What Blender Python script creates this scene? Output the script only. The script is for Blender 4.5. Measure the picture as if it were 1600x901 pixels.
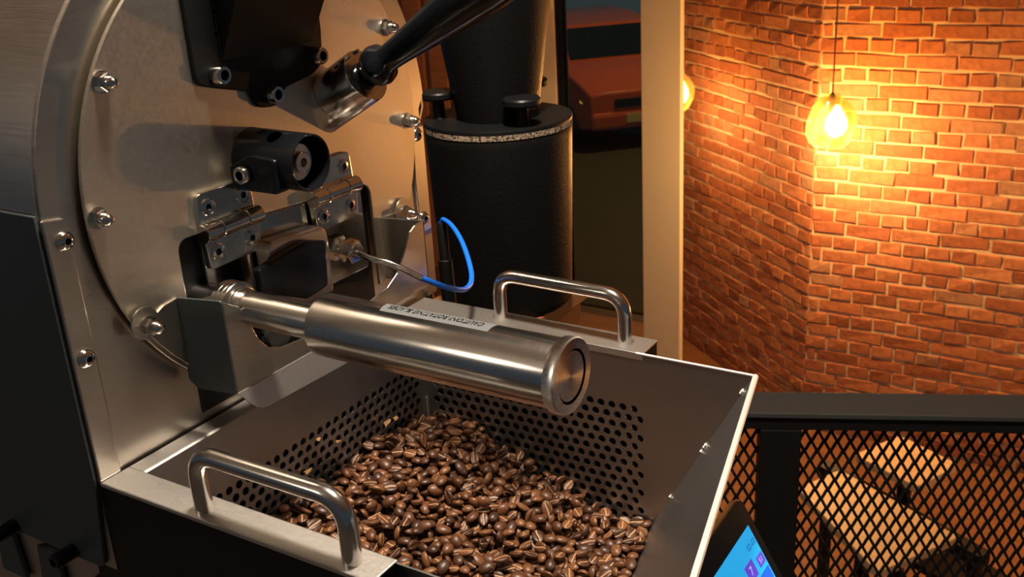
import bpy, bmesh, math, random
import numpy as np
from mathutils import Vector, Matrix, Quaternion

random.seed(7)
scene = bpy.context.scene
for o in list(bpy.data.objects):
    bpy.data.objects.remove(o)
COL = scene.collection

# ------------------------------------------------------------------ camera
cam_data = bpy.data.cameras.new('camera')
cam = bpy.data.objects.new('camera', cam_data)
COL.objects.link(cam)
cam.matrix_world = Matrix(((0.8525, -0.1432, 0.5028, 0.6211),
                           (0.5199, 0.3328, -0.7867, -0.6109),
                           (-0.0547, 0.9321, 0.3582, 0.1954),
                           (0, 0, 0, 1)))
cam_data.sensor_width = 36.0
cam_data.lens = 36.13
cam_data.clip_start = 0.02
cam_data.dof.use_dof = True
cam_data.dof.focus_distance = 0.82
cam_data.dof.aperture_fstop = 22
scene.camera = cam

# ------------------------------------------------------------------ world, exposure
w = bpy.data.worlds.new('world')
scene.world = w
w.use_nodes = True
w.node_tree.nodes['Background'].inputs[0].default_value = (0.62, 0.80, 1.0, 1)
w.node_tree.nodes['Background'].inputs[1].default_value = 0.05
vs = scene.view_settings
vs.view_transform = 'Standard'
vs.look = 'None'
vs.gamma = 1.0
vs.use_curve_mapping = False
vs.exposure = 0.22

MEZZ = -1.35      # floor of the upper level
GROUND = -2.95    # floor of the lower level
CEIL = 1.45

# ------------------------------------------------------------------ materials
MATS = {}


def new_mat(name):
    m = bpy.data.materials.new(name)
    m.use_nodes = True
    nt = m.node_tree
    b = nt.nodes['Principled BSDF']
    MATS[name] = m
    return m, nt, b


def tex_coord(nt, scale=(1, 1, 1), kind='Object'):
    tc = nt.nodes.new('ShaderNodeTexCoord')
    mp = nt.nodes.new('ShaderNodeMapping')
    mp.inputs['Scale'].default_value = scale
    nt.links.new(tc.outputs[kind], mp.inputs['Vector'])
    return mp.outputs['Vector']


def noise(nt, vec, scale, detail=3, rough=0.5):
    n = nt.nodes.new('ShaderNodeTexNoise')
    n.inputs['Scale'].default_value = scale
    n.inputs['Detail'].default_value = detail
    n.inputs['Roughness'].default_value = rough
    if vec is not None:
        nt.links.new(vec, n.inputs['Vector'])
    return n.outputs['Fac']


def ramp(nt, fac, stops):
    r = nt.nodes.new('ShaderNodeValToRGB')
    els = r.color_ramp.elements
    while len(els) < len(stops):
        els.new(0.5)
    for e, (p, c) in zip(els, stops):
        e.position = p
        e.color = (*c, 1) if len(c) == 3 else c
    nt.links.new(fac, r.inputs['Fac'])
    return r.outputs['Color']


def remap(nt, fac, a, b):
    m = nt.nodes.new('ShaderNodeMapRange')
    m.inputs['To Min'].default_value = a
    m.inputs['To Max'].default_value = b
    nt.links.new(fac, m.inputs['Value'])
    return m.outputs['Result']


def bump(nt, b, fac, strength, dist=0.001):
    n = nt.nodes.new('ShaderNodeBump')
    n.inputs['Strength'].default_value = strength
    n.inputs['Distance'].default_value = dist
    nt.links.new(fac, n.inputs['Height'])
    nt.links.new(n.outputs['Normal'], b.inputs['Normal'])


def plain(name, col, rough=0.5, metal=0.0, grain=0.0, gscale=400, coat=0.0, spec=0.5):
    m, nt, b = new_mat(name)
    b.inputs['Base Color'].default_value = (*col, 1)
    b.inputs['Roughness'].default_value = rough
    b.inputs['Metallic'].default_value = metal
    b.inputs['Coat Weight'].default_value = coat
    b.inputs['Specular IOR Level'].default_value = spec
    v = tex_coord(nt)
    n = noise(nt, v, gscale)
    nt.links.new(remap(nt, noise(nt, v, 25), rough * 0.88, min(1, rough * 1.12)), b.inputs['Roughness'])
    if grain:
        bump(nt, b, n, grain)
    return m


def steel(name, col, rough, stretch, spread=0.25, strength=0.03, aniso=0.0):
    m, nt, b = new_mat(name)
    b.inputs['Metallic'].default_value = 1.0
    v = tex_coord(nt, stretch)
    n = noise(nt, v, 60, 4, 0.6)
    big = noise(nt, tex_coord(nt), 9, 3)
    r = nt.nodes.new('ShaderNodeMath')
    r.operation = 'ADD'
    nt.links.new(remap(nt, n, rough * (1 - spread), rough * (1 + spread)), r.inputs[0])
    nt.links.new(remap(nt, big, -0.03, 0.03), r.inputs[1])
    nt.links.new(r.outputs[0], b.inputs['Roughness'])
    c0 = tuple(x * 0.93 for x in col)
    nt.links.new(ramp(nt, n, [(0.3, c0), (0.7, col)]), b.inputs['Base Color'])
    b.inputs['Anisotropic'].default_value = aniso
    bump(nt, b, n, strength, 0.0004)
    return m


steel('steel_face', (0.68, 0.61, 0.51), 0.36, (1, 6, 6), 0.2, 0.06)
steel('steel_sheet', (0.58, 0.53, 0.465), 0.30, (1, 1, 14), 0.2, 0.03)
steel('steel_brushed_x', (0.60, 0.57, 0.53), 0.24, (0.4, 20, 20), 0.3, 0.05)
steel('steel_tube', (0.66, 0.635, 0.60), 0.185, (30, 1.5, 1.5), 0.25, 0.03)
steel('steel_polished', (0.70, 0.67, 0.62), 0.12, (3, 3, 3), 0.3, 0.02)
steel('steel_cast', (0.80, 0.76, 0.66), 0.14, (2, 2, 2), 0.3, 0.12)
steel('steel_turned', (0.86, 0.83, 0.79), 0.27, (1, 40, 40), 0.2, 0.02, 0.9)
nt = MATS['steel_turned'].node_tree
tg = nt.nodes.new('ShaderNodeTangent')
tg.direction_type = 'RADIAL'
tg.axis = 'X'
nt.links.new(tg.outputs[0], nt.nodes['Principled BSDF'].inputs['Tangent'])
steel('steel_rim', (0.70, 0.67, 0.63), 0.42, (8, 8, 8), 0.15, 0.14)
steel('steel_tray', (0.36, 0.352, 0.345), 0.38, (1, 1, 10), 0.15, 0.03)
steel('steel_shell', (0.54, 0.49, 0.45), 0.36, (0.5, 20, 20), 0.25, 0.04)
plain('side_panel_grey', (0.040, 0.052, 0.055), 0.42, 0.0, 0.05, spec=0.4)
plain('black_satin', (0.006, 0.0065, 0.007), 0.40, 0.0, 0.02, spec=0.22)
plain('lit_cut_edge', (0.86, 0.82, 0.76), 0.55, 0.6)
plain('hole_dark', (0.0, 0.0, 0.0), 1.0, spec=0.0)  # flat black in place of the shade inside holes and grooves
plain('black_gloss', (0.005, 0.006, 0.008), 0.17, 0.0, 0.0, spec=0.4)
plain('black_powder', (0.006, 0.006, 0.006), 0.42, 0.0, 0.55, 420, spec=0.16)
plain('black_paint', (0.006, 0.006, 0.006), 0.5, 0.0, 0.05, spec=0.25)
plain('rail_paint', (0.045, 0.043, 0.040), 0.55, 0.0, 0.05)
plain('black_rubber', (0.012, 0.012, 0.012), 0.6)
plain('blue_cable', (0.008, 0.15, 0.75), 0.4, spec=0.3)
plain('label_white', (0.115, 0.12, 0.125), 0.6, spec=0.2)
plain('ink_black', (0.004, 0.004, 0.004), 0.9, spec=0.05)
plain('cream_paint', (0.72, 0.62, 0.46), 0.7, 0.0, 0.05, 60)
plain('ceiling_paint', (0.62, 0.58, 0.52), 0.9)
plain('upper_floor', (0.16, 0.13, 0.11), 0.5, 0.0, 0.1, 30)
plain('asphalt', (0.055, 0.052, 0.035), 0.75, 0.0, 0.3, 30)
plain('car_orange', (0.55, 0.10, 0.02), 0.25, 0.0, coat=0.5)
plain('car_window', (0.006, 0.007, 0.006), 0.12)
plain('chrome', (0.7, 0.68, 0.6), 0.12, 1.0)
plain('plate_yellow', (0.65, 0.55, 0.25), 0.5)
m, nt, b = new_mat('gasket_fibre')
v = tex_coord(nt)
nt.links.new(ramp(nt, noise(nt, v, 330, 4, 0.7), [(0.42, (0.02, 0.015, 0.01)), (0.60, (0.42, 0.31, 0.21))]), b.inputs['Base Color'])
b.inputs['Roughness'].default_value = 0.9
bump(nt, b, noise(nt, v, 330, 4, 0.7), 0.8)
plain('chaff_tan', (0.40, 0.22, 0.08), 0.7, 0.0, 0.3, 500)
plain('bean_crease', (0.42, 0.24, 0.12), 0.6)


def wood(name, c0, c1, rough, stretch):
    m, nt, b = new_mat(name)
    n = noise(nt, tex_coord(nt, stretch), 6, 5, 0.6)
    nt.links.new(ramp(nt, n, [(0.3, c0), (0.7, c1)]), b.inputs['Base Color'])
    b.inputs['Roughness'].default_value = rough
    bump(nt, b, n, 0.1, 0.001)


wood('wood_pale', (0.62, 0.42, 0.22), (0.74, 0.54, 0.30), 0.5, (1, 8, 1))
wood('wood_orange', (0.42, 0.15, 0.04), (0.55, 0.22, 0.07), 0.5, (1, 1, 6))
wood('wood_brown', (0.20, 0.075, 0.028), (0.30, 0.12, 0.045), 0.5, (6, 1, 1))
wood('wood_floor', (0.19, 0.075, 0.032), (0.30, 0.13, 0.055), 0.5, (1, 6, 1))

# brick: tint by object, speckle by noise
for nm, island in (('brick_clay', False), ('brick_clay_far', True)):
    m, nt, b = new_mat(nm)
    if island:
        g = nt.nodes.new('ShaderNodeNewGeometry')
        rnd = g.outputs['Random Per Island']
    else:
        oi = nt.nodes.new('ShaderNodeObjectInfo')
        rnd = oi.outputs['Random']
    tint = ramp(nt, rnd, [(0.0, (0.30, 0.095, 0.040)), (0.45, (0.42, 0.145, 0.060)), (0.85, (0.47, 0.19, 0.085)), (0.985, (0.37, 0.19, 0.11))])
    v = tex_coord(nt, kind='Generated' if False else 'Object')
    sp = ramp(nt, noise(nt, v, 22, 5, 0.65), [(0.32, (0.62, 0.58, 0.55)), (0.62, (1.05, 1.0, 1.0))])
    mx = nt.nodes.new('ShaderNodeMixRGB')
    mx.blend_type = 'MULTIPLY'
    mx.inputs['Fac'].default_value = 0.8
    nt.links.new(tint, mx.inputs[1])
    nt.links.new(sp, mx.inputs[2])
    nt.links.new(mx.outputs[0], b.inputs['Base Color'])
    b.inputs['Roughness'].default_value = 0.85
    bump(nt, b, noise(nt, v, 45, 5, 0.6), 0.7, 0.006)
m, nt, b = new_mat('mortar')
v = tex_coord(nt)
nt.links.new(ramp(nt, noise(nt, v, 5, 6, 0.6), [(0.3, (0.44, 0.30, 0.18)), (0.65, (0.70, 0.54, 0.36))]), b.inputs['Base Color'])
b.inputs['Roughness'].default_value = 0.95
bump(nt, b, noise(nt, v, 60, 5), 0.8, 0.006)

# coffee beans
for nm, island in (('bean_roast', False), ('bean_roast_pile', True)):
    m, nt, b = new_mat(nm)
    if island:
        g = nt.nodes.new('ShaderNodeNewGeometry')
        rnd = g.outputs['Random Per Island']
    else:
        oi = nt.nodes.new('ShaderNodeObjectInfo')
        rnd = oi.outputs['Random']
    tint = ramp(nt, rnd, [(0.0, (0.042, 0.016, 0.007)), (0.4, (0.085, 0.032, 0.012)), (0.75, (0.135, 0.053, 0.019)), (1.0, (0.190, 0.080, 0.029))])
    v = tex_coord(nt)
    mott = ramp(nt, noise(nt, v, 330, 3), [(0.3, (0.6, 0.55, 0.5)), (0.65, (1.1, 1.05, 1.0))])
    mx = nt.nodes.new('ShaderNodeMixRGB')
    mx.blend_type = 'MULTIPLY'
    mx.inputs['Fac'].default_value = 0.7
    nt.links.new(tint, mx.inputs[1])
    nt.links.new(mott, mx.inputs[2])
    nt.links.new(mx.outputs[0], b.inputs['Base Color'])
    b.inputs['Roughness'].default_value = 0.42
    bump(nt, b, noise(nt, v, 700, 3), 0.35, 0.0004)


def emit(name, col, strength):
    m, nt, b = new_mat(name)
    b.inputs['Base Color'].default_value = (*col, 1)
    b.inputs['Emission Color'].default_value = (*col, 1)
    b.inputs['Emission Strength'].default_value = strength
    b.inputs['Roughness'].default_value = 0.6


emit('bulb_glow', (1.0, 0.62, 0.22), 14.0)
emit('globe_glow', (1.0, 0.84, 0.66), 12.0)
emit('screen_blue', (0.012, 0.42, 0.86), 0.75)
emit('screen_purple', (0.11, 0.06, 0.62), 0.7)
emit('screen_deep_blue', (0.01, 0.12, 0.72), 0.7)
emit('screen_ink', (0.01, 0.10, 0.35), 0.35)
emit('screen_pale', (0.55, 0.62, 0.95), 0.7)
emit('headlight_glow', (1.0, 0.62, 0.12), 0.5)

# clear and amber glass that light passes straight through
for nm, tint, gl in (('window_glass', (0.80, 0.82, 0.74), 0.06), ('amber_glass', (1.0, 0.80, 0.42), 0.16)):
    m, nt, b = new_mat(nm)
    nt.nodes.remove(b)
    out = nt.nodes['Material Output']
    tr = nt.nodes.new('ShaderNodeBsdfTransparent')
    tr.inputs[0].default_value = (*tint, 1)
    gs = nt.nodes.new('ShaderNodeBsdfGlossy')
    gs.inputs['Roughness'].default_value = 0.05
    gs.inputs[0].default_value = (1, 0.95, 0.85, 1)
    mix = nt.nodes.new('ShaderNodeMixShader')
    fr = nt.nodes.new('ShaderNodeFresnel')
    fr.inputs['IOR'].default_value = 1.45
    if nm == 'amber_glass':
        nt.links.new(remap(nt, noise(nt, tex_coord(nt, (1, 1, 1.5)), 14, 2), gl * 0.3, gl * 2.2), mix.inputs[0])
    else:
        nt.links.new(fr.outputs[0], mix.inputs[0])
    nt.links.new(tr.outputs[0], mix.inputs[1])
    nt.links.new(gs.outputs[0], mix.inputs[2])
    if nm == 'amber_glass':
        tl = nt.nodes.new('ShaderNodeBsdfTranslucent')
        tl.inputs[0].default_value = (1.0, 0.62, 0.18, 1)
        mix2 = nt.nodes.new('ShaderNodeMixShader')
        nt.links.new(remap(nt, noise(nt, tex_coord(nt, (1, 1, 0.6)), 9, 2), -0.10, 0.34), mix2.inputs[0])
        nt.links.new(mix.outputs[0], mix2.inputs[1])
        nt.links.new(tl.outputs[0], mix2.inputs[2])
        mix = mix2
    nt.links.new(mix.outputs[0], out.inputs['Surface'])


# ------------------------------------------------------------------ mesh builder
def frame_of(d):
    d = Vector(d).normalized()
    a = Vector((0, 0, 1)) if abs(d.z) < 0.9 else Vector((0, 1, 0))
    u = a.cross(d).normalized()
    v = d.cross(u)
    return d, u, v


class MB:
    def __init__(self):
        self.v, self.f, self.mi = [], [], []

    def add(self, vs, fs, mi=0):
        o = len(self.v)
        self.v += [tuple(p) for p in vs]
        self.f += [tuple(i + o for i in f) for f in fs]
        self.mi += [mi] * len(fs)
        return self

    def box(self, x0, x1, y0, y1, z0, z1, mi=0):
        vs = [(x, y, z) for x in (x0, x1) for y in (y0, y1) for z in (z0, z1)]
        return self.add(vs, [(0, 1, 3, 2), (4, 6, 7, 5), (0, 4, 5, 1), (2, 3, 7, 6), (0, 2, 6, 4), (1, 5, 7, 3)], mi)

    def hexa(self, bot, top, mi=0):
        return self.add(list(bot) + list(top), [(3, 2, 1, 0), (4, 5, 6, 7)] + [(i, (i + 1) % 4, 4 + (i + 1) % 4, 4 + i) for i in range(4)], mi)

    def prism(self, poly, axis, a, b, mi=0):
        """extrude a 2D outline between a and b along an axis; outline axes are the two others in order"""
        def at(p, t):
            q = list(p)
            q.insert(axis, t)
            return q
        n = len(poly)
        vs = [at(p, a) for p in poly] + [at(p, b) for p in poly]
        return self.add(vs, [tuple(range(n - 1, -1, -1)), tuple(range(n, 2 * n))] + [(i, (i + 1) % n, n + (i + 1) % n, n + i) for i in range(n)], mi)

    def lathe(self, prof, origin, d, n=32, cap0=True, cap1=True, mi=0):
        d, u, v = frame_of(d)
        o = Vector(origin)
        vs, fs = [], []
        for s, r in prof:
            for k in range(n):
                t = 2 * math.pi * k / n
                vs.append(o + d * s + (u * math.cos(t) + v * math.sin(t)) * r)
        for i in range(len(prof) - 1):
            for k in range(n):
                k2 = (k + 1) % n
                fs.append((i * n + k, i * n + k2, (i + 1) * n + k2, (i + 1) * n + k))
        if cap0:
            fs.append(tuple(range(n - 1, -1, -1)))
        if cap1:
            b = (len(prof) - 1) * n
            fs.append(tuple(range(b, b + n)))
        return self.add(vs, fs, mi)

    def tube(self, pts, r, n=14, mi=0):
        pts = [Vector(p) for p in pts]
        vs, fs = [], []
        prev = None
        for i, p in enumerate(pts):
            t = (pts[min(i + 1, len(pts) - 1)] - pts[max(i - 1, 0)]).normalized()
            if prev is None:
                _, u, v = frame_of(t)
            else:
                u = (prev - t * prev.dot(t)).normalized()
                v = t.cross(u)
            prev = u
            rr = r[i] if isinstance(r, (list, tuple)) else r
            for k in range(n):
                a = 2 * math.pi * k / n
                vs.append(p + (u * math.cos(a) + v * math.sin(a)) * rr)
        for i in range(len(pts) - 1):
            for k in range(n):
                k2 = (k + 1) % n
                fs.append((i * n + k, i * n + k2, (i + 1) * n + k2, (i + 1) * n + k))
        fs.append(tuple(range(n - 1, -1, -1)))
        b = (len(pts) - 1) * n
        fs.append(tuple(range(b, b + n)))
        return self.add(vs, fs, mi)

    def mesh(self, name, mats, smooth=None, fix=True):
        me = bpy.data.meshes.new(name)
        me.from_pydata(self.v, [], self.f)
        for m in (mats if isinstance(mats, (list, tuple)) else [mats]):
            me.materials.append(MATS[m])
        if any(self.mi):
            me.polygons.foreach_set('material_index', self.mi)
        if fix:
            bm = bmesh.new()
            bm.from_mesh(me)
            bmesh.ops.recalc_face_normals(bm, faces=bm.faces)
            bm.to_mesh(me)
            bm.free()
        if smooth is not None:
            me.polygons.foreach_set('use_smooth', [True] * len(me.polygons))
            me.set_sharp_from_angle(angle=math.radians(smooth))
        me.update()
        return me

    def build(self, name, mats, parent=None, smooth=None, bevel=0, segs=2, fix=True):
        o = bpy.data.objects.new(name, self.mesh(name, mats, smooth, fix))
        COL.objects.link(o)
        if parent is not None:
            o.parent = parent
        if bevel:
            md = o.modifiers.new('bevel', 'BEVEL')
            md.width = bevel
            md.segments = segs
            md.limit_method = 'ANGLE'
            md.angle_limit = math.radians(40)
        return o


def tag(o, label=None, cat=None, group=None, kind=None):
    for k, val in (('label', label), ('category', cat), ('group', group), ('kind', kind)):
        if val:
            o[k] = val
    return o


def thing(name, label, cat, loc=(0, 0, 0), group=None):
    o = bpy.data.objects.new(name, None)
    o.empty_display_size = 0.05
    o.location = loc
    COL.objects.link(o)
    return tag(o, label, cat, group)


def put(o, M):
    o.matrix_local = M
    return o


def copy_tree(o, parent=None, label=None):
    c = o.copy()
    COL.objects.link(c)
    c.parent = parent
    if label:
        c['label'] = label
    for ch in [x for x in bpy.data.objects if x.parent == o]:
        copy_tree(ch, c)
    return c


def bez(p0, p1, p2, n=8):
    p0, p1, p2 = Vector(p0), Vector(p1), Vector(p2)
    return [p0 * (1 - t) ** 2 + p1 * 2 * t * (1 - t) + p2 * t * t for t in [i / n for i in range(n + 1)]]


def spline(pts, n=10):
    P = [Vector(p) for p in pts]
    P = [P[0] * 2 - P[1]] + P + [P[-1] * 2 - P[-2]]
    out = []
    for i in range(1, len(P) - 2):
        for k in range(n):
            t = k / n
            a, b, c, d = P[i - 1], P[i], P[i + 1], P[i + 2]
            out.append(0.5 * ((2 * b) + (c - a) * t + (2 * a - 5 * b + 4 * c - d) * t * t + (3 * b - a - 3 * c + d) * t ** 3))
    out.append(P[-2])
    return out


def arc(cx, cy, r, a0, a1, n):
    return [(cx + r * math.cos(math.radians(a0 + (a1 - a0) * i / n)), cy + r * math.sin(math.radians(a0 + (a1 - a0) * i / n))) for i in range(n + 1)]


def rounded(poly, r, n=5):
    """round the corners of a 2D outline; r is one radius or one per corner"""
    out = []
    L = len(poly)
    for i in range(L):
        rr = r[i] if isinstance(r, (list, tuple)) else r
        p, a, b = Vector(poly[i]), Vector(poly[i - 1]), Vector(poly[(i + 1) % L])
        if rr <= 0:
            out.append(tuple(p))
            continue
        u, v = (a - p), (b - p)
        d = min(rr, u.length * 0.49, v.length * 0.49)
        q0, q1 = p + u.normalized() * d, p + v.normalized() * d
        for k in range(n + 1):
            t = k / n
            q = q0 * (1 - t) ** 2 + p * 2 * t * (1 - t) + q1 * t * t
            out.append((q.x, q.y))
    return out


def text_mesh(name, body, size, mat, align='CENTER'):
    cu = bpy.data.curves.new(name, 'FONT')
    cu.body = body
    cu.size = size
    cu.offset = 0.02 * size if mat == 'ink_black' else 0.0
    cu.align_x = align
    cu.align_y = 'CENTER'
    tmp = bpy.data.objects.new(name, cu)
    COL.objects.link(tmp)
    dg = bpy.context.evaluated_depsgraph_get()
    me = bpy.data.meshes.new_from_object(tmp.evaluated_get(dg))
    bpy.data.objects.remove(tmp)
    me.materials.clear()
    me.materials.append(MATS[mat])
    return me


# ================================================================== THE SETTING
def struct(o, label=None):
    o['kind'] = 'structure'
    if label:
        o['label'] = label
        o['category'] = o.name.split('_')[0].split('.')[0]
    return o


# upper floor (ends at the railing), lower floor, ceiling
RU = Vector((0.9165, 0.40, 0))          # along the railing
RN = Vector((0.40, -0.9165, 0))         # towards the machine
R0 = Vector((0.1175, 0.9285, 0))        # on the railing's far edge
a, b_ = R0 - RU * 4.5 + RN * 0.02, R0 + RU * 4.0 + RN * 0.02
fl = MB().hexa([(a.x, a.y, MEZZ - 0.2), (b_.x, b_.y, MEZZ - 0.2), (b_.x + 1.2, b_.y - 4, MEZZ - 0.2), (a.x + 1.2, a.y - 3.2, MEZZ - 0.2)],
               [(a.x, a.y, MEZZ), (b_.x, b_.y, MEZZ), (b_.x + 1.2, b_.y - 4, MEZZ), (a.x + 1.2, a.y - 3.2, MEZZ)])
struct(fl.build('floor', 'upper_floor'), 'dark floor of the upper level under the roaster')
lf = MB().box(-9, 5, 0.2, 6.2, GROUND - 0.1, GROUND)
struct(lf.build('floor_lower', 'wood_floor'), 'brown floor of the lower level below the railing')
struct(MB().box(-9, 5, -4, 6.2, CEIL, CEIL + 0.1).build('ceiling', 'ceiling_paint'), 'grey ceiling over the room')

# brick walls: English bond, every brick its own piece
BL, BH, JT = 0.238, 0.066, 0.012


def brick_mesh(length, seed):
    rr = random.Random(seed)
    j = lambda s: rr.uniform(-s, s)
    m = MB()
    L, H, D = length / 2, BH / 2, 0.05
    e = 0.005
    back = [(sx * L + j(.005), 0, sz * H + j(.0045)) for sx, sz in ((-1, -1), (1, -1), (1, 1), (-1, 1))]
    mid = [(x, -D + 0.006 + j(.002), z) for x, _, z in back]
    fro = [(x * (1 - e / L), -D + j(.005), z * (1 - e / H)) for x, _, z in back]
    vs = back + mid + fro
    fs = [(0, 1, 5, 4), (1, 2, 6, 5), (2, 3, 7, 6), (3, 0, 4, 7), (4, 5, 9, 8), (5, 6, 10, 9), (6, 7, 11, 10), (7, 4, 8, 11), (8, 9, 10, 11)]
    return vs, fs


def brick_wall(name, origin, ang, length, x_lo, x_hi, z_lo, z_hi, label):
    """wall face is local y=0 (mortar), bricks stand proud towards -y; bricks inside the given window are single pieces"""
    root = MB().box(0, length, 0.0, 0.22, 0, CEIL - GROUND).build(name, 'mortar')
    root.matrix_world = Matrix.Translation(origin) @ Matrix.Rotation(ang, 4, 'Z')
    struct(root, label)
    kinds = {}
    for ln, tag_ in ((BL, 's'), ((BL - JT) / 2, 'h')):
        for k in range(6):
            vs, fs = brick_mesh(ln, hash((tag_, k)) % 1000 if False else k * 7 + (3 if tag_ == 's' else 0))
            mb = MB().add(vs, fs)
            kinds[(tag_, k)] = (mb.mesh('brick', 'brick_clay'), vs, fs)
    rr = random.Random(len(name))
    far = MB()
    count = 0
    course = 0
    z = 0.006 + BH / 2
    pieces = []
    while z < CEIL - GROUND - 0.03:
        head = course % 2 == 1
        ln = (BL - JT) / 2 if head else BL
        x = 0.0 if head else (-(BL + JT) / 4 if course % 4 == 0 else -(BL + JT) * 0.75)
        while x < length:
            x0, x1 = x, x + ln
            if x0 >= -0.001 and x1 <= length + 0.001:
                pieces.append((x0 + ln / 2, z, 'h' if head else 's'))
            elif x1 > 0.03 and x0 < 0:          # closer at the corner
                pieces.append((x1 / 2 + 0.004, z, x1 - 0.008))
            elif x0 > 0 and x0 < length - 0.035:
                pieces.append(((x0 + length) / 2, z, length - x0 - 0.008))
            x += ln + JT
        z += BH + JT
        course += 1
    inside = [p for p in pieces if x_lo < p[0] < x_hi and z_lo < p[1] + GROUND < z_hi]
    mid = ((x_lo + x_hi) / 2, (z_lo + z_hi) / 2 - GROUND)
    inside.sort(key=lambda p: abs(p[0] - mid[0]) / (x_hi - x_lo) + 0.0 * p[1])
    single = set(inside[:300])
    for p in pieces:
        px, pz, k = p
        tilt = rr.uniform(-0.020, 0.020)
        dy = rr.uniform(-0.006, 0.004)
        dz = rr.uniform(-0.0045, 0.0045)
        M = Matrix.Translation((px, dy * 0.6 + 0.041, pz + dz)) @ Matrix.Rotation(tilt, 4, 'Y')
        if isinstance(k, float):
            vs, fs = brick_mesh(k, 5)
            me = None
        else:
            me, vs, fs = kinds[(k, rr.randrange(6))]
        if p in single:
            if me is None:
                me = MB().add(vs, fs).mesh('brick', 'brick_clay')
            o = bpy.data.objects.new('brick', me)
            COL.objects.link(o)
            o.parent = root
            o.matrix_local = M
            count += 1
        else:
            far.add([M @ Vector(v) for v in vs], fs)
    o = far.build('bricks_beyond', 'brick_clay_far', root)
    o['kind'] = 'stuff'
    return root


CX, CY = -0.912, 5.0
brick_wall('wall_right', (CX, CY, GROUND), 0.0, 4.6, 0.0, 1.40, GROUND, -0.34, 'orange brick wall running right from the corner behind the pendant lamp')
LA = math.atan2(-0.634, 0.774)
LLEN = 1.62
lo = Vector((CX, CY, GROUND)) + Vector((-0.774, 0.634, 0)) * LLEN
brick_wall('wall_left', lo, LA, LLEN, 0.0, LLEN, GROUND, -0.40, 'canted orange brick wall slanting back from the corner towards the white column')

# window wall beyond the column: white jambs, one tall dark pane, panelled brown door further left
WY = 6.02
for nm, x0, x1, lab in (('wall_back', -4.05, -3.13, 'cream plastered wall beside the tall dark window'), ('wall_back_far', -9.0, -4.55, 'cream plastered wall beyond the brown door')):
    struct(MB().box(x0, x1, WY, WY + 0.2, GROUND, CEIL).build(nm, 'cream_paint'), lab)
wn = MB().box(-3.13, -3.09, WY + 0.02, WY + 0.12, GROUND, CEIL).box(-2.20, -2.13, WY + 0.02, WY + 0.12, GROUND, CEIL).build('window_1', 'black_paint')
struct(wn, 'tall dark window pane showing the street at night beside the white column')
MB().box(-3.10, -2.19, WY + 0.06, WY + 0.072, GROUND, CEIL).build('pane', 'window_glass', wn)
dr = struct(MB().box(-4.55, -4.05, WY + 0.03, WY + 0.09, GROUND, CEIL).build('door_1', 'wood_brown'), 'tall brown wooden door panel behind the black cyclone')
for x0 in (-4.50, -4.28):
    MB().box(x0, x0 + 0.17, WY + 0.015, WY + 0.035, GROUND + 0.2, CEIL - 0.2).build('panel', 'wood_orange', dr, bevel=0.006)

# ground outside
st = MB().box(-14, 3, 6.25, 24, GROUND - 0.1, GROUND - 0.002).build('floor_street', 'asphalt')
struct(st, 'dim street pavement outside the window')

# white column
cl = MB().box(-1.925, -1.678, 4.9, 4.95, GROUND, CEIL).build('column', 'cream_paint', bevel=0.004)
tag(cl, 'square cream painted column standing between dark window and brick walls', 'column')


# ================================================================== PENDANT LAMPS BY THE BRICK WALL
def glass_pendant(name, loc, s, watts, label):
    t = thing(name, label, 'lamp', loc, 'glass pendant lamps by the brick wall')
    prof = [(0.125, 0.018), (0.118, 0.035), (0.10, 0.062), (0.07, 0.090), (0.03, 0.108), (-0.02, 0.114), (-0.07, 0.108), (-0.105, 0.092), (-0.125, 0.068), (-0.118, 0.060)]
    sh = MB()
    n = 36
    vs, fs = [], []
    for i, (z, r) in enumerate(prof):
        for k in range(n):
            a = 2 * math.pi * k / n
            rr = r * (1 + 0.07 * math.sin(3 * a + z * 26) * (1 if i > 1 else 0.2)) * s
            vs.append((rr * math.cos(a), rr * math.sin(a), z * s))
    for i in range(len(prof) - 1):
        for k in range(n):
            fs.append((i * n + k, (i + 1) * n + k, (i + 1) * n + (k + 1) % n, i * n + (k + 1) % n))
    sh.add(vs, fs)
    sh.build('glass_shade', 'amber_glass', t, smooth=60)
    MB().lathe([(0.06, .012), (0.035, .028), (-0.01, .052), (-0.05, .056), (-0.085, .038), (-0.100, .008)], (0.025 * s, 0, 0.015 * s), (0, 0, 1), 20).build('bulb', 'bulb_glow', t, smooth=60)
    MB().lathe([(0.03, .015), (0.075, .017), (0.115, .02), (0.128, .012), (0.14, .004)], (0.0, 0, 0), (0, 0, 1), 16).build('socket', 'black_paint', t, smooth=40)
    MB().tube([(0, 0, 0.13), (0, 0, CEIL - loc[2])], 0.004, 8).build('cord', 'wood_brown', t)
    MB().lathe([(CEIL - loc[2] - 0.03, .05), (CEIL - loc[2], .055)], (0, 0, 0), (0, 0, 1), 20).build('ceiling_rose', 'black_paint', t, smooth=40)
    ld = bpy.data.lights.new(name + '_light', 'POINT')
    ld.energy = watts
    ld.color = (1.0, 0.54, 0.19)
    ld.shadow_soft_size = 0.045
    lo_ = bpy.data.objects.new(name + '_light', ld)
    COL.objects.link(lo_)
    lo_.parent = t
    lo_.location = (-0.02, 0.02, -0.15)
    return t


glass_pendant('pendant_lamp', (-0.725, 4.55, -0.95), 1.05, 72, 'lit amber glass pendant lamp hanging before the corner of the brick walls')
glass_pendant('pendant_lamp', (-1.865, 5.28, -0.985), 0.95, 16, 'lit glass pendant lamp half hidden behind the cream column')

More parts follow.
